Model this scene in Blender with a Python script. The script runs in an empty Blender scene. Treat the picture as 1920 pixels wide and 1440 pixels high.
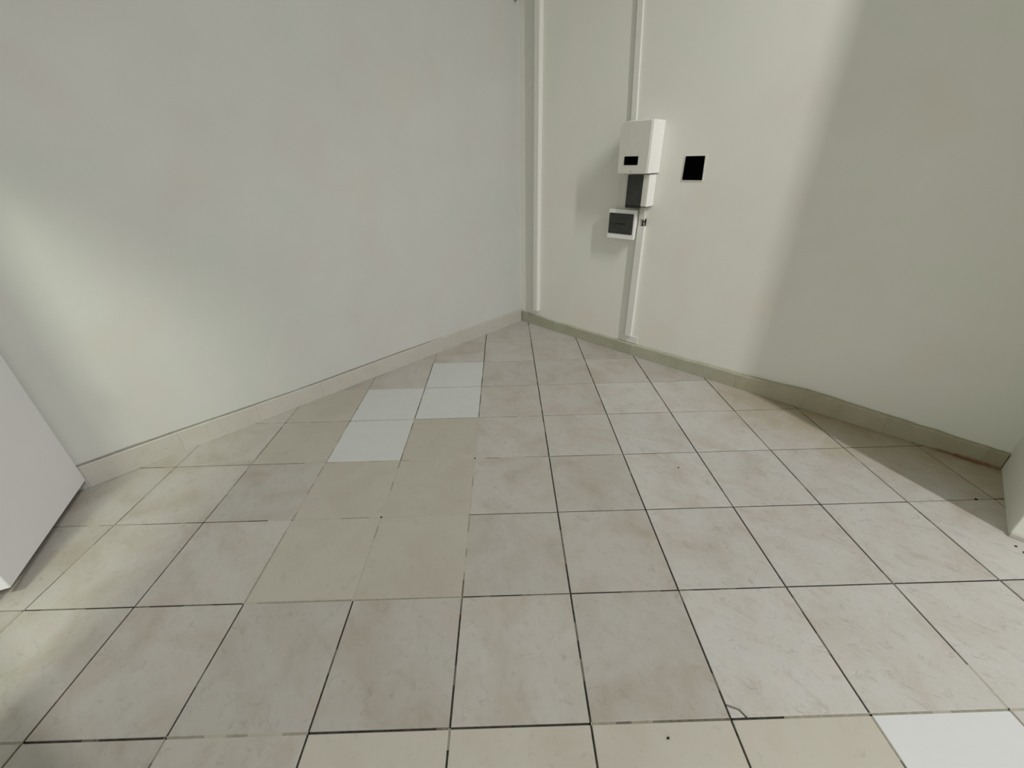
import bpy, bmesh, math, random
from mathutils import Matrix, Vector
random.seed(7)
scene = bpy.context.scene
COL = scene.collection

# ---------------------------------------------------------------- camera
cam_d = bpy.data.cameras.new('camera')
cam = bpy.data.objects.new('camera', cam_d)
COL.objects.link(cam)
RGT = Vector((0.7208677, 0.69278038, -0.02012741))
DWN = Vector((0.31981116, -0.35826077, -0.87713741))
FWD = Vector((-0.61487445, 0.62586306, -0.47981751))
POS = Vector((2.65754827, -2.86234111, 1.41246131))
cam.matrix_world = Matrix(((RGT.x, -DWN.x, -FWD.x, POS.x), (RGT.y, -DWN.y, -FWD.y, POS.y),
                           (RGT.z, -DWN.z, -FWD.z, POS.z), (0, 0, 0, 1)))
cam_d.sensor_width = 36.0
cam_d.lens = 773.613 / 1920 * 36.0
cam_d.clip_start = 0.02
scene.camera = cam

# ---------------------------------------------------------------- light and exposure
scene.view_settings.view_transform = 'Standard'
scene.view_settings.look = 'None'
scene.view_settings.exposure = 0.0
scene.view_settings.gamma = 1.0
scene.view_settings.use_curve_mapping = False
world = bpy.data.worlds.new('world')
scene.world = world
world.use_nodes = True
bg = world.node_tree.nodes['Background']
bg.inputs[0].default_value = (1.0, 0.99, 0.94, 1)
bg.inputs[1].default_value = 0.66


def area(name, loc, target, sx, sy, power, col):
    d = bpy.data.lights.new(name, 'AREA')
    d.shape = 'RECTANGLE'
    d.size, d.size_y = sx, sy
    d.energy = power
    d.color = col
    o = bpy.data.objects.new(name, d)
    COL.objects.link(o)
    o.location = loc
    o.rotation_euler = (Vector(target) - Vector(loc)).to_track_quat('-Z', 'Y').to_euler()
    return o


# the bright hall to the right of the opening, and the lamp of the room beyond the door on the left
area('hall_lamp', (6.60, -2.16, 6.60), (1.6, -0.05, 6.60), 0.16, 4.0, 430, (1.0, 0.98, 0.985))
area('side_room_lamp', (2.05, -4.45, 2.85), (0.2, -2.9, 0.8), 0.30, 0.30, 40, (0.93, 1.0, 0.80))

# ---------------------------------------------------------------- materials


def new_mat(name):
    m = bpy.data.materials.new(name)
    m.use_nodes = True
    nt = m.node_tree
    return m, nt, nt.nodes['Principled BSDF']


def noise(nt, scale, detail=3, rough=0.55, vec=None, dist=0.0):
    n = nt.nodes.new('ShaderNodeTexNoise')
    n.inputs['Scale'].default_value = scale
    n.inputs['Detail'].default_value = detail
    n.inputs['Roughness'].default_value = rough
    n.inputs['Distortion'].default_value = dist
    if vec is not None:
        nt.links.new(vec, n.inputs['Vector'])
    return n


def ramp(nt, fac, stops):
    r = nt.nodes.new('ShaderNodeValToRGB')
    els = r.color_ramp.elements
    while len(els) < len(stops):
        els.new(0.5)
    for e, (p, c) in zip(els, stops):
        e.position = p
        e.color = (*c, 1) if len(c) == 3 else c
    nt.links.new(fac, r.inputs[0])
    return r


def mixc(nt, fac, a, b, mode='MIX'):
    n = nt.nodes.new('ShaderNodeMix')
    n.data_type = 'RGBA'
    n.blend_type = mode
    for sock, v in ((n.inputs[0], fac), (n.inputs[6], a), (n.inputs[7], b)):
        if hasattr(v, 'is_output'):
            nt.links.new(v, sock)
        elif isinstance(v, (int, float)):
            sock.default_value = v
        else:
            sock.default_value = (*v, 1)
    return n.outputs[2]


def math_n(nt, op, a, b=0.0, clamp=False):
    n = nt.nodes.new('ShaderNodeMath')
    n.operation = op
    n.use_clamp = clamp
    for i, v in enumerate((a, b)):
        if hasattr(v, 'is_output'):
            nt.links.new(v, n.inputs[i])
        else:
            n.inputs[i].default_value = v
    return n.outputs[0]


def bump(nt, bsdf, h, strength, dist):
    b = nt.nodes.new('ShaderNodeBump')
    b.inputs['Strength'].default_value = strength
    b.inputs['Distance'].default_value = dist
    nt.links.new(h, b.inputs['Height'])
    nt.links.new(b.outputs[0], bsdf.inputs['Normal'])
    return b


def geo_pos(nt):
    return nt.nodes.new('ShaderNodeNewGeometry').outputs['Position']


def obj_vec(nt):
    tc = nt.nodes.new('ShaderNodeTexCoord')
    oi = nt.nodes.new('ShaderNodeObjectInfo')
    mul = nt.nodes.new('ShaderNodeVectorMath')
    mul.operation = 'MULTIPLY_ADD'
    nt.links.new(oi.outputs['Random'], mul.inputs[0])
    mul.inputs[1].default_value = (37.0, 91.0, 13.0)
    nt.links.new(tc.outputs['Object'], mul.inputs[2])
    return mul.outputs[0], oi.outputs['Random']


def plaster(name, c1, c2, rough=0.75, bs=0.2):
    m, nt, b = new_mat(name)
    p = geo_pos(nt)
    n = noise(nt, 1.3, 3, 0.6, p)
    c = ramp(nt, n.outputs[0], [(0.3, c1), (0.7, c2)]).outputs[0]
    # faint pinkish and greenish clouds in the old paint
    n3 = noise(nt, 2.3, 2, 0.5, p, 0.3)
    tint = ramp(nt, n3.outputs[0], [(0.32, (0.985, 1.0, 0.985)), (0.5, (1, 1, 1)), (0.68, (1.0, 0.975, 0.965))]).outputs[0]
    nt.links.new(mixc(nt, 1.0, c, tint, 'MULTIPLY'), b.inputs['Base Color'])
    b.inputs['Roughness'].default_value = rough
    b.inputs['Specular IOR Level'].default_value = 0.25
    n2 = noise(nt, 110, 4, 0.65, p)
    bump(nt, b, n2.outputs[0], bs, 0.002)
    return m


def plain(name, c, rough=0.5, spec=0.5, var=0.04, scale=30):
    m, nt, b = new_mat(name)
    n = noise(nt, scale, 3, 0.6, geo_pos(nt))
    lo = tuple(max(0, x * (1 - var)) for x in c)
    hi = tuple(min(1, x * (1 + var)) for x in c)
    nt.links.new(ramp(nt, n.outputs[0], [(0.3, lo), (0.7, hi)]).outputs[0], b.inputs['Base Color'])
    b.inputs['Roughness'].default_value = rough
    b.inputs['Specular IOR Level'].default_value = spec
    return m


def tile_mat(name, cols, bright=0.10, relief=1.0, rough=0.5, dirt_shade=0.9):
    m, nt, b = new_mat(name)
    v, rnd = obj_vec(nt)
    n1 = noise(nt, 4.2, 5, 0.6, v, 0.5)
    c = ramp(nt, n1.outputs[0], [(0.30, cols[0]), (0.46, cols[1]), (0.58, cols[2]), (0.72, cols[3])]).outputs[0]
    # small darker flecks
    n2 = noise(nt, 30, 4, 0.65, v, 0.8)
    c = mixc(nt, ramp(nt, n2.outputs[0], [(0.58, (0, 0, 0)), (0.82, (0.8, 0.8, 0.8))]).outputs[0], c,
             tuple(x * 0.78 for x in cols[0]))
    # each tile slightly lighter or darker than the next
    s = math_n(nt, 'MULTIPLY_ADD', rnd, bright)
    s.node.inputs[2].default_value = 1.0 - bright / 2
    c = mixc(nt, 1.0, c, s, 'MULTIPLY')
    # cleft marks: few, elongated, with dirt caught in them
    mp = nt.nodes.new('ShaderNodeMapping')
    mp.inputs['Scale'].default_value = (1.0, 2.2, 1.0)
    mp.inputs['Rotation'].default_value = (0, 0, 0.35)
    nt.links.new(v, mp.inputs[0])
    n3 = noise(nt, 12.0, 5, 0.62, mp.outputs[0], 0.9)
    cleft = ramp(nt, n3.outputs[0], [(0.40, (1, 1, 1)), (0.58, (0.85, 0.85, 0.85)), (0.67, (0.35, 0.35, 0.35)), (0.76, (0.1, 0.1, 0.1))]).outputs[0]
    c = mixc(nt, math_n(nt, 'MULTIPLY', math_n(nt, 'SUBTRACT', 1.0, cleft), 0.10 * relief), c, tuple(x * 0.62 for x in cols[3]))
    if dirt_shade:
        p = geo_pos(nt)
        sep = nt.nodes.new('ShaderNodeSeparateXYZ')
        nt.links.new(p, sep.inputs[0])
        # olive grime at the right wall foot, widened to paint the shaded floor browner
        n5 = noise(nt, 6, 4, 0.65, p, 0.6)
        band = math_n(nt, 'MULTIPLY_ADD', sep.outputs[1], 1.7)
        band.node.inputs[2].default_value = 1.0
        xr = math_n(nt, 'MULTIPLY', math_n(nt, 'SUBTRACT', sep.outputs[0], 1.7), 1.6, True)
        grime_shade = math_n(nt, 'MULTIPLY', math_n(nt, 'ADD', math_n(nt, 'MULTIPLY', math_n(nt, 'SUBTRACT', n5.outputs[0], 0.5), 1.2), band, True), xr, True)
        c = mixc(nt, math_n(nt, 'MULTIPLY', grime_shade, dirt_shade), c, (0.36, 0.29, 0.165))
        # one thin rust stain in the corner by the right wall end
        dx = math_n(nt, 'MULTIPLY', math_n(nt, 'SUBTRACT', sep.outputs[0], 3.17), 6.0)
        dy = math_n(nt, 'MULTIPLY', math_n(nt, 'ADD', sep.outputs[1], 0.032), 34.0)
        dz = math_n(nt, 'MULTIPLY', sep.outputs[2], 60.0)
        d2 = math_n(nt, 'ADD', math_n(nt, 'ADD', math_n(nt, 'MULTIPLY', dx, dx), math_n(nt, 'MULTIPLY', dy, dy)), math_n(nt, 'MULTIPLY', dz, dz))
        n4 = noise(nt, 26, 3, 0.6, p)
        f = math_n(nt, 'SUBTRACT', math_n(nt, 'MULTIPLY', n4.outputs[0], 1.9), d2, True)
        c = mixc(nt, math_n(nt, 'MULTIPLY', f, 0.9), c, (0.23, 0.085, 0.02))
    nt.links.new(c, b.inputs['Base Color'])
    b.inputs['Roughness'].default_value = rough
    b.inputs['Specular IOR Level'].default_value = 0.35
    bump(nt, b, math_n(nt, 'ADD', cleft, math_n(nt, 'MULTIPLY', n2.outputs[0], 0.35)), 0.30 * relief, 0.006)
    return m


M = {}
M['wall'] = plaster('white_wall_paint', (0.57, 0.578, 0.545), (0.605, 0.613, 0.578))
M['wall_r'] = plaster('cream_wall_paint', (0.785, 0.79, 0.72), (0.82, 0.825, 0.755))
M['ceil'] = plaster('ceiling_paint', (0.75, 0.75, 0.70), (0.80, 0.80, 0.75))
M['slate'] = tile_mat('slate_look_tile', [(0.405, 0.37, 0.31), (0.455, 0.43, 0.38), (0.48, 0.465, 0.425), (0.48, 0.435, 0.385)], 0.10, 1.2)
M['slate_light'] = tile_mat('pale_slate_look_tile', [(0.475, 0.435, 0.38), (0.525, 0.505, 0.465), (0.545, 0.535, 0.505), (0.55, 0.51, 0.47)], 0.07, 1.6)  # paler slate colours for the right part of the floor
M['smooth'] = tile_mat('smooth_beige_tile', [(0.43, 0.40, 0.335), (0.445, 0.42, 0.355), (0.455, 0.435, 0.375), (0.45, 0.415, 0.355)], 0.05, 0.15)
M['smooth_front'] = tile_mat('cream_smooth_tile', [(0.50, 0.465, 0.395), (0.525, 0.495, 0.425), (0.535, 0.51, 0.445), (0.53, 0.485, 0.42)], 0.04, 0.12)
M['white_tile'] = plain('white_tile_glaze', (0.67, 0.68, 0.685), 0.35, 0.4, 0.015, 12)
M['white_tile_grey'] = plain('grey_white_tile_glaze', (0.565, 0.58, 0.56), 0.45, 0.35, 0.02, 12)  # greyer white for the far tiles
M['g0'] = plain('dusty_grout', (0.44, 0.415, 0.345), 0.9, 0.1, 0.06, 50)
M['g1'] = plain('pale_grout', (0.31, 0.295, 0.235), 0.9, 0.1, 0.15, 60)
M['g2'] = plain('grey_grout', (0.17, 0.16, 0.125), 0.9, 0.1, 0.3, 60)
M['g3'] = plain('dark_grout', (0.05, 0.05, 0.042), 0.9, 0.1, 0.5, 60)
M['slab'] = plain('floor_screed', (0.55, 0.53, 0.47), 0.8, 0.2)
M['skirt_l'] = tile_mat('pale_skirting_tile', [(0.49, 0.465, 0.40), (0.52, 0.50, 0.445), (0.53, 0.515, 0.465), (0.52, 0.48, 0.43)], 0.04, 0.3, 0.6, 0)
M['skirt_r'] = tile_mat('stained_skirting_tile', [(0.36, 0.37, 0.26), (0.41, 0.42, 0.315), (0.45, 0.45, 0.36), (0.42, 0.40, 0.30)], 0.10, 0.6, 0.65, 0.4)
M['mortar'] = plain('skirting_mortar', (0.60, 0.59, 0.51), 0.9, 0.1, 0.08)
M['gap_shadow'] = plain('shadow_line_grey', (0.30, 0.30, 0.27), 0.9, 0.1, 0.1)
M['door'] = plain('white_door_lacquer', (0.80, 0.795, 0.815), 0.55, 0.3, 0.01, 4)
M['jamb'] = plain('white_jamb_paint', (0.85, 0.85, 0.82), 0.6, 0.3, 0.01, 4)
M['plastic'] = plain('white_plastic', (0.88, 0.88, 0.84), 0.45, 0.4, 0.01)
M['plastic_g'] = plain('greyed_shade_plastic', (0.68, 0.675, 0.61), 0.5, 0.4, 0.02)  # darker copy of the white plastic; shade on box fronts put into colour
M['duct'] = plain('painted_duct', (0.79, 0.79, 0.73), 0.6, 0.3, 0.02)
M['smoke'] = plain('smoked_plastic', (0.035, 0.037, 0.032), 0.30, 0.4, 0.3, 25)
M['smoke2'] = plain('smoked_plastic_edge', (0.012, 0.012, 0.008), 0.4, 0.3, 0.2)
M['black'] = plain('matt_black', (0.0006, 0.0006, 0.0006), 0.9, 0.02, 0.0)
M['cable'] = plain('black_cable', (0.02, 0.02, 0.018), 0.4, 0.4, 0.1)
M['metal'] = plain('dull_metal', (0.45, 0.45, 0.42), 0.35, 0.6, 0.1)
M['crumb'] = plain('dark_crumb', (0.02, 0.018, 0.015), 0.8, 0.2, 0.2)
M['chip'] = plain('pale_crumb', (0.80, 0.79, 0.74), 0.8, 0.2, 0.05)

# ---------------------------------------------------------------- helpers


def link(name, bm, mat, parent=None, loc=None, kind=None):
    me = bpy.data.meshes.new(name)
    bm.normal_update()
    bm.to_mesh(me)
    bm.free()
    for mm in (mat if isinstance(mat, list) else [mat]):
        me.materials.append(mm)
    o = bpy.data.objects.new(name, me)
    COL.objects.link(o)
    if loc is not None:
        o.location = loc
    if parent is not None:
        o.parent = parent
        if loc is None:             # mesh data is in scene coordinates
            q, off = parent, Vector((0, 0, 0))
            while q is not None:
                off += Vector(q.location)
                q = q.parent
            o.location = -off
    if kind:
        o['kind'] = kind
    return o


def tag(o, label, cat, group=None):
    o['label'] = label
    o['category'] = cat
    if group:
        o['group'] = group


def empty(name, loc):
    o = bpy.data.objects.new(name, None)
    o.empty_display_size = 0.05
    COL.objects.link(o)
    o.location = loc
    return o


def box(bm, x0, x1, y0, y1, z0, z1, bev=0.0, seg=2, mi=0):
    vs = [bm.verts.new((x, y, z)) for x in (x0, x1) for y in (y0, y1) for z in (z0, z1)]
    idx = ((0, 1, 3, 2), (4, 6, 7, 5), (0, 4, 5, 1), (2, 3, 7, 6), (0, 2, 6, 4), (1, 5, 7, 3))
    fs = [bm.faces.new([vs[i] for i in f]) for f in idx]
    for f in fs:
        f.material_index = mi
    if bev > 0:
        es = list({e for f in fs for e in f.edges})
        bmesh.ops.bevel(bm, geom=es, offset=bev, segments=seg, affect='EDGES', profile=0.5)
    return bm


def prism(bm, poly, z0, z1, mi=0):
    """poly: ccw list of (x, y)"""
    lo = [bm.verts.new((x, y, z0)) for x, y in poly]
    hi = [bm.verts.new((x, y, z1)) for x, y in poly]
    n = len(poly)
    fs = [bm.faces.new(hi), bm.faces.new(lo[::-1])]
    for i in range(n):
        fs.append(bm.faces.new((lo[i], lo[(i + 1) % n], hi[(i + 1) % n], hi[i])))
    for f in fs:
        f.material_index = mi


def tube(bm, pts, r, seg=10):
    prev = None
    for i, p in enumerate(pts):
        p = Vector(p)
        d = (Vector(pts[min(i + 1, len(pts) - 1)]) - Vector(pts[max(i - 1, 0)])).normalized()
        q = d.to_track_quat('Z', 'Y')
        ring = [bm.verts.new(p + q @ Vector((r * math.cos(a), r * math.sin(a), 0)))
                for a in [2 * math.pi * k / seg for k in range(seg)]]
        if prev:
            for k in range(seg):
                bm.faces.new((prev[k], prev[(k + 1) % seg], ring[(k + 1) % seg], ring[k]))
        else:
            bm.faces.new(ring[::-1])
        prev = ring
    bm.faces.new(prev)


S = 0.40                       # tile pitch
GX, GY = 0.846, 8.355          # the corner of the room in tile counts
Q = 2 ** -0.5


def T(gx, gy):
    a, b = (gx - GX) * S, (gy - GY) * S
    return ((a - b) * Q, (a + b) * Q)


def clip(poly, axis, val, keep_greater):
    out = []
    sgn = 1 if keep_greater else -1
    for i in range(len(poly)):
        p, q = poly[i], poly[(i + 1) % len(poly)]
        dp, dq = sgn * (p[axis] - val), sgn * (q[axis] - val)
        if dp >= 0:
            out.append(p)
        if dp * dq < 0:
            t = dp / (dp - dq)
            out.append((p[0] + (q[0] - p[0]) * t, p[1] + (q[1] - p[1]) * t))
    return out


def area2(poly):
    return sum(poly[i][0] * poly[(i + 1) % len(poly)][1] - poly[(i + 1) % len(poly)][0] * poly[i][1]
               for i in range(len(poly))) / 2


def inset(poly, d):
    n = len(poly)
    out = []
    for i in range(n):
        a, b, c = Vector(poly[i - 1]), Vector(poly[i]), Vector(poly[(i + 1) % n])
        e1, e2 = (b - a).normalized(), (c - b).normalized()
        n1, n2 = Vector((-e1.y, e1.x)), Vector((-e2.y, e2.x))
        k = 1 + n1.dot(n2)
        out.append(tuple(b + (n1 + n2) * (d / max(k, 0.3))))
    return out


# ---------------------------------------------------------------- the setting: floor
XMAX, YMIN = 4.9, -4.9
bm = bmesh.new()
box(bm, -0.2, 9.0, -8.0, 0.2, -0.12, -0.012)
floor = link('floor', bm, M['slab'], kind='structure')

WHITE = {(-1, 4), (-1, 5), (-2, 3), (-2, 4), (3, -1)}
SMOOTH = {(-1, -1), (0, -1), (1, -1), (2, -1), (-2, 1), (-1, 1), (-2, 2), (-1, 2), (-1, 3), (-3, 3), (-3, 4)}
HALF = 0.0030                  # half of a joint


def add_tile(poly, kind, name='tile'):
    poly = [p for i, p in enumerate(poly) if (Vector(p) - Vector(poly[i - 1])).length > 1e-4]
    if len(poly) < 3 or area2(poly) < 3e-4:
        return
    poly = inset(poly, HALF)
    cx = sum(p[0] for p in poly) / len(poly)
    cy = sum(p[1] for p in poly) / len(poly)
    tx, ty, dz = random.gauss(0, 0.0011), random.gauss(0, 0.0011), random.gauss(0, 0.00025)
    top = inset(poly, 0.0014)
    bm = bmesh.new()

    def v(p, z):
        x, y = p[0] - cx, p[1] - cy
        return bm.verts.new((x, y, z if z < -0.005 else z + x * tx + y * ty))
    a = [v(p, -0.011) for p in poly]
    b = [v(p, -0.0012) for p in poly]
    c = [v(p, 0.0) for p in top]
    n = len(poly)
    bm.faces.new(c)
    bm.faces.new(a[::-1])
    for lo, hi in ((a, b), (b, c)):
        for i in range(n):
            bm.faces.new((lo[i], lo[(i + 1) % n], hi[(i + 1) % n], hi[i]))
    o = link(name, bm, M[kind], floor, (cx, cy, dz))
    if kind.startswith('white_tile'):
        o['label'] = 'plain white replacement tile'
    return o


for c in range(-14, 16):
    for r in range(-9, 10):
        poly = [T(c, r), T(c + 1, r), T(c + 1, r + 1), T(c, r + 1)]
        for ax, val, g in ((0, 0.004, True), (1, -0.004, False), (0, XMAX, False), (1, YMIN, True)):
            if poly:
                poly = clip(poly, ax, val, g)
        if len(poly) < 3:
            continue
        kind = 'white_tile' if (c, r) == (3, -1) else 'white_tile_grey' if (c, r) in WHITE else 'smooth_front' if r == -1 and (c, r) in SMOOTH else 'smooth' if (c, r) in SMOOTH else 'slate_light' if c >= 2 and r <= 4 else 'slate'
        if (c, r) == (2, 0):
            # cracked corner: a small broken piece beside the rest of the tile
            a, b2 = T(c + 0.12, r), T(c, r + 0.09)
            m1 = T(c + 0.085, r + 0.055)
            add_tile([T(c, r), a, m1, b2], kind)
            add_tile([a, T(c + 1, r), T(c + 1, r + 1), T(c, r + 1), b2, m1], kind)
            continue
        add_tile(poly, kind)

# joints: 0 filled with dust, 1 pale, 2 grey, 3 dark and open
VJ = {-4: {0: 1, 1: 2, 2: 2, 3: 1}, -3: {0: 3, 1: 3, 2: 2, 3: 2, 4: 1}, -2: {-1: 2, 0: 3, 1: 1, 2: 0, 3: 1, 4: 1, 5: 1},
      -1: {-1: 3, 0: 3, 1: 0, 2: 0, 3: 1, 4: 2, 5: 2, 6: 1}, 0: {-1: 2, 0: 3, 1: 1, 2: 0, 3: 0, 4: 2, 5: 2, 6: 3, 7: 3},
      1: {6: 3, 7: 2}, 2: {}, 3: {-1: 1}, 4: {-1: 1}, 5: {2: 2}}
HJ = {0: {-5: 1, -4: 1, -3: 3, -2: 1, -1: 3, 0: 3, 1: 2, 2: 3, 3: 1, 4: 0}, 1: {-5: 1, -4: 3, -3: 3, -2: 1, -1: 1, 0: 2},
      2: {-5: 1, -4: 2, -3: 2, -2: 0, -1: 0, 0: 2, 5: 1}, 3: {-4: 2, -3: 2, -2: 0, -1: 0, 0: 1, 1: 2, 2: 2, 5: 2},
      4: {-4: 1, -3: 1, -2: 1, -1: 1, 0: 1, 1: 2, 2: 2, 3: 3}, 5: {-3: 0, -2: 0, -1: 1, 0: 2, 1: 2, 2: 2, 3: 2},
      6: {-2: 0, -1: 0, 0: 2, 1: 2, 2: 2}, 7: {-2: 0, -1: 1, 0: 1, 1: 1, 2: 1}, 8: {}}
DEPTH = (-0.0006, -0.0012, -0.0026, -0.0040)
bm = bmesh.new()


def joint(p, q, lvl):
    d = Vector(q) - Vector(p)
    if d.length < 1e-4:
        return
    if d.length > 0.2:              # dirt lies in a joint unevenly
        k = 7
        cuts = [0] + sorted((i + random.uniform(-0.35, 0.35)) / k for i in range(1, k)) + [1]
        for a, b in zip(cuts, cuts[1:]):
            lv = lvl if random.random() < 0.72 else max(0, min(3, lvl + random.choice((-1, -1, 1))))
            if lvl == 0:
                lv = 0 if random.random() < 0.85 else 1
            joint_piece(Vector(p) + d * a, Vector(p) + d * b, lv)
        return
    joint_piece(p, q, lvl)


def joint_piece(p, q, lvl):
    d = Vector(q) - Vector(p)
    n = Vector((-d.y, d.x)).normalized() * (HALF + 0.0012)
    poly = [tuple(Vector(p) - n), tuple(Vector(q) - n), tuple(Vector(q) + n), tuple(Vector(p) + n)]
    for ax, val, g in ((0, 0.004, True), (1, -0.004, False), (0, XMAX, False), (1, YMIN, True)):
        if poly:
            poly = clip(poly, ax, val, g)
    if len(poly) < 3:
        return
    f = bm.faces.new([bm.verts.new((x, y, DEPTH[lvl])) for x, y in poly])
    f.material_index = lvl


for c in range(-14, 16):
    for r in range(-9, 10):
        lv = VJ.get(c, {}).get(r, 3 if c > 0 else 2)
        if c == 4 and r == 0:                                     # this joint is filled at its near end
            joint(T(c, r + 0.3), T(c, r + 1), 3)
            joint(T(c, r), T(c, r + 0.3), 0)
        else:
            joint(T(c, r), T(c, r + 1), lv)
        lh = HJ.get(r, {}).get(c, 3 if c > 0 else 2)
        if (r, c) == (3, -3) or (r, c) == (2, -3):
            joint(T(c, r), T(c + 0.72, r), 2)
            joint(T(c + 0.72, r), T(c + 1, r), 0)
        elif (r, c) == (0, 2):
            joint(T(c, r), T(c + 0.38, r), 3)
            joint(T(c + 0.38, r), T(c + 1, r), 1)
        else:
            joint(T(c, r), T(c + 1, r), lh)
link('grout', bm, [M['g0'], M['g1'], M['g2'], M['g3']], floor)

# ---------------------------------------------------------------- the setting: walls, ceiling
H = 4.2
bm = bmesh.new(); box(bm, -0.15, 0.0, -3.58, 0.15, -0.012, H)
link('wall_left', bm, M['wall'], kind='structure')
bm = bmesh.new(); box(bm, 0.0, 3.50, 0.0, 0.15, -0.012, H)
link('wall_right', bm, M['wall_r'], kind='structure')
bm = bmesh.new(); box(bm, 3.29, 3.44, -0.587, 0.0, -0.012, H, 0.003, 1)
link('wall_near_right', bm, M['wall_r'], kind='structure')
bm = bmesh.new(); box(bm, 3.29, 3.44, -3.72, -2.93, -0.012, H, 0.003, 1)  # unseen wall, its edge placed to cut off part of the hall lamp
link('wall_behind_right', bm, M['wall_r'], kind='structure')
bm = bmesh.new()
box(bm, 1.34, 2.28, -3.72, -3.58, -0.012, H)  # unseen pier by the doorway, widened to block the side room lamp
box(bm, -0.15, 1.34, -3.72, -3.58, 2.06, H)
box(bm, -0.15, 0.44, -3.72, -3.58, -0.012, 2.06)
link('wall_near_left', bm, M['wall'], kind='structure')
bm = bmesh.new(); box(bm, -0.15, 3.5, -3.72, 0.15, H, H + 0.12)
link('ceiling', bm, M['ceil'], kind='structure')

# skirting tiles along both walls: every piece its own part


def skirting(name, along, pieces, mat, back_len, hback):
    bm = bmesh.new()
    if along == 'x':
        box(bm, 0.006, back_len, -0.004, 0.0, 0.0, hback)
    else:
        box(bm, 0.0, 0.004, -back_len, -0.006, 0.0, hback)
    base = link(name, bm, M['mortar'], kind='structure')
    for a, b, h0, h1, t0, t1 in pieces:
        bm = bmesh.new()
        N = 6
        rows = []
        for i in range(N + 1):
            u = i / N
            s = a + (b - a) * u
            h = h0 + (h1 - h0) * u + (random.uniform(-1, 1) * (0.0035 if along == 'x' else 0.0008) if 0 < i < N else 0)
            t = t0 + (t1 - t0) * u
            prof = [(0.002, 0.0005), (t, 0.0005), (t, h - 0.004), (t - 0.004, h), (0.002, h)]
            rows.append([bm.verts.new((s, -w, z) if along == 'x' else (w, -s, z)) for w, z in prof])
        k = len(rows[0])
        for i in range(N):
            for j in range(k):
                f = (rows[i][j], rows[i][(j + 1) % k], rows[i + 1][(j + 1) % k], rows[i + 1][j])
                bm.faces.new(f)
        bm.faces.new(rows[0]); bm.faces.new(rows[-1][::-1])
        bmesh.ops.recalc_face_normals(bm, faces=bm.faces[:])
        link('skirting_tile', bm, mat, base)
    return base


def lerp(tab, x):
    for (x0, y0), (x1, y1) in zip(tab, tab[1:]):
        if x <= x1:
            return y0 + (y1 - y0) * (x - x0) / (x1 - x0)
    return tab[-1][1]


HR = [(0, 0.105), (0.3, 0.090), (1.2, 0.090), (2.1, 0.098), (2.2, 0.112), (2.45, 0.122), (2.65, 0.115), (2.9, 0.098), (3.29, 0.085)]
TR = [(0, 0.012), (1.0, 0.028), (2.0, 0.036), (2.7, 0.040), (3.29, 0.026)]
pr = []
s = 0.016
while s < 3.28:
    e = min(s + 0.40, 3.286)
    pr.append((s, e - 0.0006, lerp(HR, s), lerp(HR, e), lerp(TR, s), lerp(TR, e)))
    s = e
skirting('baseboard_right', 'x', pr, M['skirt_r'], 3.28, 0.08)
HL = [(0, 0.118), (1, 0.118), (2.2, 0.110), (3.0, 0.128), (3.25, 0.126)]
pl = []
s = 0.016
while s < 3.22:
    e = min(s + 0.40, 3.225)
    pl.append((s, e - 0.0006, lerp(HL, s), lerp(HL, e), 0.013, 0.013))
    s = e
bl = skirting('baseboard_left', 'y', pl, M['skirt_l'], 3.22, 0.10)
# painted shadow line: dark strip on the left skirting top, door to past middle
bm = bmesh.new()
N = 40
rows = []
for i in range(N + 1):
    s = 1.0 + 2.23 * i / N
    h = lerp(HL, s) + 0.0005
    w = 0.0075 * min(1, (s - 0.98) * 2.5) + random.uniform(-0.001, 0.001)
    rows.append([bm.verts.new((x, -s, z)) for x, z in ((0.0005, h), (0.0035, h), (0.0035, h + w), (0.0005, h + w))])
for r0, r1 in zip(rows, rows[1:]):
    for j in range(4):
        bm.faces.new((r0[j], r0[(j + 1) % 4], r1[(j + 1) % 4], r1[j]))
bmesh.ops.recalc_face_normals(bm, faces=bm.faces[:])
g = link('gap_shadow', bm, M['gap_shadow'], bl)
g['label'] = 'dark strip painted as the shadow line between skirting and wall plaster'

# thin plinth at the end face of the near right wall
bm = bmesh.new(); box(bm, 3.289, 3.442, -0.600, -0.587, 0.0, 0.020, 0.002, 1)
link('baseboard_near_right', bm, M['skirt_l'], kind='structure')

# ---------------------------------------------------------------- white door leaf standing open on the left
p0, p1 = Vector((0.019, -3.219)), Vector((0.614, -3.4645))
d = (p1 - p0).normalized()
n = Vector((d.y, -d.x)) * 0.042           # towards the far side (-Y)
def leaf_poly(s0, s1, w0, w1):
    nn = n.normalized()
    return [tuple(p0 + d * s0 + nn * w0), tuple(p0 + d * s0 + nn * w1), tuple(p0 + d * s1 + nn * w1), tuple(p0 + d * s1 + nn * w0)]
L = (p1 - p0).length
bm = bmesh.new()
prism(bm, leaf_poly(0, L, 0, 0.042), 0.050, 2.04)
bmesh.ops.recalc_face_normals(bm, faces=bm.faces[:])
bmesh.ops.bevel(bm, geom=bm.edges[:], offset=0.002, segments=2, affect='EDGES')
door = link('door_1', bm, M['door'], kind='structure')
door['label'] = 'plain white door leaf standing open against the left wall'
bm = bmesh.new()
hp = p0 + d * (L - 0.06)
for sgn, off in ((1, 0.042), (-1, 0.0)):
    nn = n.normalized() * sgn
    b0 = hp + n.normalized() * off
    tube(bm, [(*(b0), 1.02), (*(b0 + nn * 0.045), 1.02), (*(b0 + nn * 0.052 - d * 0.01), 1.02), (*(b0 + nn * 0.052 - d * 0.11), 1.02)], 0.008)
link('door_handle', bm, M['metal'], door)
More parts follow.
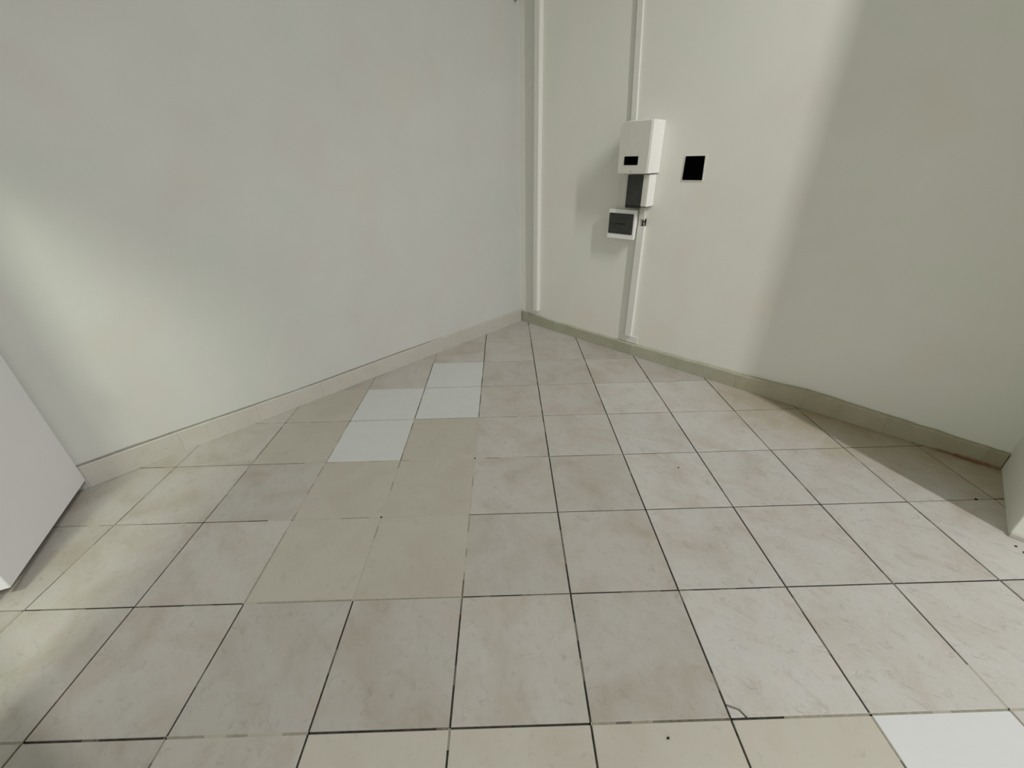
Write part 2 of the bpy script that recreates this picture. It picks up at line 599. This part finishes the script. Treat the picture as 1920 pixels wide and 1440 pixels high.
bm = bmesh.new(); box(bm, 0.44, 0.602, -3.70, -3.522, 0.0, 2.06, 0.003, 1)
link('trim_1', bm, M['jamb'], kind='structure')

# ---------------------------------------------------------------- ducts on the right wall


def duct(name, x0, x1, dep, z0, z1, x_top=None, mat='duct', lid=True):
    """vertical surface duct: tray against the wall with a clip-on lid"""
    t = empty(name, ((x0 + x1) / 2, 0.0, z0))
    sh = 0 if x_top is None else x_top

    def sheared(bm):
        for v in bm.verts:
            v.co.x += sh * (v.co.z - z0) / (z1 - z0)
        return bm
    bm = bmesh.new(); box(bm, x0 + 0.001, x1 - 0.001, -dep * 0.72, 0.0, z0, z1, 0.001, 1)
    link('tray', sheared(bm), M[mat], t)
    bm = bmesh.new(); box(bm, x0, x1, -dep, -dep * 0.72, z0, z1, 0.003, 2)
    link('lid', sheared(bm), M[mat], t)
    return t


t = duct('cable_duct', 0.188, 0.236, 0.044, 0.150, 4.19, mat='duct')
tag(t, 'narrow white vertical cable duct beside the corner of the two walls', 'cable duct')
t = duct('cable_duct', 1.005, 1.045, 0.016, 1.608, 4.19, x_top=-0.15, mat='duct')
tag(t, 'thin painted cable duct rising from the top of the meter box', 'cable duct')
t = duct('cable_duct', 1.150, 1.202, 0.030, 0.150, 0.975, mat='duct')
tag(t, 'white cable duct running from the small smoked-door breaker panel down to the skirting', 'cable duct')
# short open tray between the dark breaker box and the lower duct, with cables looking out
t = empty('cable_tray', (1.17, 0, 0.98))
bm = bmesh.new(); box(bm, 1.149, 1.192, -0.026, 0.0, 1.02, 1.098, 0.002, 1)
box(bm, 1.1495, 1.166, -0.024, 0.0, 0.976, 1.02, 0.001, 1)
link('tray', bm, M['plastic_g'], t)
bm = bmesh.new(); box(bm, 1.166, 1.198, -0.012, 0.0, 0.977, 1.024, 0.002, 1)
link('opening', bm, M['smoke2'], t)['label'] = 'black opening of the tray'
for i, (dx, m_) in enumerate(((0.0, 'metal'), (0.012, 'cable'), (0.020, 'metal'))):
    bm = bmesh.new()
    tube(bm, [(1.171 + dx, -0.015, 0.978), (1.172 + dx, -0.020, 0.998), (1.174 + dx * 0.8, -0.021, 1.012), (1.176 + dx * 0.7, -0.012, 1.026)], 0.0042)
    link('cable', bm, M[m_], t)
tag(t, 'short cable tray below the dark breaker box with cables showing at its lower end', 'cable tray')

# filler plate at the foot of the lower duct
bm = bmesh.new(); box(bm, 1.105, 1.255, -0.006, 0.0, 0.094, 0.150, 0.002, 1)
o = link('filler_plate', bm, M['duct'])
tag(o, 'small pale plate on the wall between the lower duct and the skirting', 'plate')

# ---------------------------------------------------------------- electricity meter
t = empty('electricity_meter', (1.14, 0, 1.305))
bm = bmesh.new(); box(bm, 1.068, 1.244, -0.150, 0.0, 1.309, 1.603, 0.003, 2)
link('base', bm, M['plastic'], t)  # whiter than the cover: the lamp-lit side is put into the colour
bm = bmesh.new()
x0, x1, z0, z1 = 1.024, 1.2355, 1.308, 1.600
poly = []
for cx, cz, r, a0 in ((x1 - .006, z1 - .006, .006, 0), (x0 + .040, z1 - .040, .040, 90), (x0 + .006, z0 + .006, .006, 180), (x1 - .006, z0 + .006, .006, 270)):
    for k in range(7):
        a = math.radians(a0 + 15 * k)
        poly.append((cx + r * math.cos(a), cz + r * math.sin(a)))
fr = [bm.verts.new((x, -0.158, z)) for x, z in poly]
mid = [bm.verts.new((1.131 + (x - 1.131) * 1.0, -0.155, 1.454 + (z - 1.454) * 1.0)) for x, z in poly]
ins = [bm.verts.new((1.131 + (x - 1.131) * 0.98, -0.158, 1.454 + (z - 1.454) * 0.985)) for x, z in poly]
bk = [bm.verts.new((x, -0.1515, z)) for x, z in poly]
bmesh.ops.delete(bm, geom=fr, context='VERTS')
k = len(poly)
bm.faces.new(ins); bm.faces.new(bk[::-1])
for lo, hi in ((bk, mid), (mid, ins)):
    for i in range(k):
        bm.faces.new((lo[i], lo[(i + 1) % k], hi[(i + 1) % k], hi[i]))
bmesh.ops.recalc_face_normals(bm, faces=bm.faces[:])
cov = link('cover', bm, M['plastic_g'], t)
bm = bmesh.new(); box(bm, 1.0705, 1.168, -0.1605, -0.156, 1.359, 1.408, 0.001, 1)
link('display', bm, M['black'], cov)['label'] = 'black display window'
bm = bmesh.new(); tube(bm, [(1.125, -0.155, 1.322), (1.125, -0.160, 1.322)], 0.005, 12)
link('screw', bm, M['metal'], cov)
tag(t, 'white electricity meter box with small black display, topmost box on the right wall', 'meter')

# ---------------------------------------------------------------- dark fronted breaker box under the meter
t = empty('breaker_box', (1.14, 0, 1.11))
bm = bmesh.new(); box(bm, 1.030, 1.222, -0.082, 0.0, 1.108, 1.303, 0.003, 2)
link('housing', bm, M['plastic_g'], t)
bm = bmesh.new()
box(bm, 1.190, 1.2245, -0.099, -0.002, 1.112, 1.302, 0.002, 2)
link('side_cover', bm, M['plastic_g'], t)
bm = bmesh.new(); box(bm, 1.2250, 1.2315, -0.097, -0.002, 1.110, 1.303, 0.001, 1)
link('lit_side_plate', bm, M['plastic'], t)  # whiter plate paints in the side lit by the lamp
bm = bmesh.new(); box(bm, 1.074, 1.1885, -0.098, -0.080, 1.096, 1.300, 0.003, 2)
dr = link('smoked_door', bm, M['smoke'], t)
bm = bmesh.new(); box(bm, 1.078, 1.184, -0.1025, -0.098, 1.108, 1.114, 0.001, 1)
link('door_lip', bm, M['smoke2'], dr)
tag(t, 'breaker box with narrow dark smoked door between the meter and the lowest panel', 'breaker box')

# ---------------------------------------------------------------- small panel with smoked door
t = empty('consumer_unit', (1.04, 0, 0.88))
bm = bmesh.new(); box(bm, 0.936, 1.139, -0.052, 0.0, 0.886, 1.078, 0.004, 2)
link('housing', bm, M['plastic'], t)
bm = bmesh.new()
X0, X1, Z0, Z1 = 0.932, 1.1475, 0.884, 1.081
x0, x1, z0, z1 = 0.944, 1.132, 0.918, 1.054
box(bm, X0, x0, -0.066, -0.050, Z0, Z1, 0.002, 1)
box(bm, x1, X1, -0.066, -0.050, Z0, Z1, 0.002, 1)
box(bm, x0, x1, -0.066, -0.050, Z0, z0, 0.002, 1)
box(bm, x0, x1, -0.066, -0.050, z1, Z1, 0.002, 1)
link('frame', bm, M['plastic'], t)
bm = bmesh.new(); box(bm, x0 - 0.004, x1 + 0.001, -0.070, -0.060, z0, z1, 0.003, 2)
dr = link('smoked_door', bm, M['smoke'], t)
bm = bmesh.new(); box(bm, 0.995, 1.075, -0.0725, -0.069, 0.982, 0.990, 0.001, 1)
link('door_grip', bm, M['smoke2'], dr)
tag(t, 'small white breaker panel with square smoked door, lowest box on the right wall', 'fuse box')

# ---------------------------------------------------------------- black square plate
t = empty('blank_plate', (1.468, 0, 1.27))
bm = bmesh.new()
poly = [(1.408, 1.270), (1.533, 1.270), (1.527, 1.402), (1.409, 1.402)]
fr = [bm.verts.new((x, -0.006, z)) for x, z in poly]
bk = [bm.verts.new((x, 0.0, z)) for x, z in poly]
bm.faces.new(fr); bm.faces.new(bk[::-1])
for i in range(4):
    bm.faces.new((bk[i], bk[(i + 1) % 4], fr[(i + 1) % 4], fr[i]))
bmesh.ops.recalc_face_normals(bm, faces=bm.faces[:])
bmesh.ops.bevel(bm, geom=bm.edges[:], offset=0.0012, segments=2, affect='EDGES')
link('plate', bm, M['black'], t)
bm = bmesh.new(); box(bm, 1.40, 1.54, -0.0025, 0.0, 1.262, 1.410, 0.001, 1)
link('backing', bm, M['duct'], t)
tag(t, 'plain black square plate on the wall to the right of the meter', 'plate')

# cable end in the top of the corner, on the left wall
bm = bmesh.new()
tube(bm, [(0.012, -0.052, 4.2), (0.012, -0.055, 2.9), (0.010, -0.056, 2.55), (0.012, -0.050, 2.43), (0.014, -0.040, 2.393)], 0.009)
o = link('hanging_cable', bm, M['cable'])
tag(o, 'end of a black cable hanging at the top of the wall corner', 'cable')

# ---------------------------------------------------------------- crumbs on the floor


def crumb(x, y, r, mat, label, group=None):
    bm = bmesh.new()
    bmesh.ops.create_icosphere(bm, subdivisions=2, radius=r)
    sx, sy = random.uniform(0.8, 1.3), random.uniform(0.6, 0.9)
    for v in bm.verts:
        v.co.x *= sx * random.uniform(0.9, 1.1)
        v.co.y *= sy * random.uniform(0.9, 1.1)
        v.co.z *= 0.55
    o = link('crumb', bm, mat, None, (x, y, r * 0.5))
    o.rotation_euler = (0, 0, random.uniform(0, 3))
    tag(o, label, 'crumb', group)


crumb(2.581, -2.202, 0.0045, M['crumb'], 'black crumb on the smooth beige tile at the front of the floor')
crumb(2.108, -1.096, 0.0035, M['crumb'], 'tiny black crumb in the middle of a far tile in the brighter floor')
crumb(3.308, -0.651, 0.0045, M['crumb'], 'black crumb just in front of the right wall end')
crumb(3.330, -0.672, 0.005, M['crumb'], 'black crumb at the right picture edge, nearest of the two by the wall end')
crumb(3.196, -0.401, 0.0065, M['crumb'], 'dark crumb in the shaded floor joint by the right wall end')
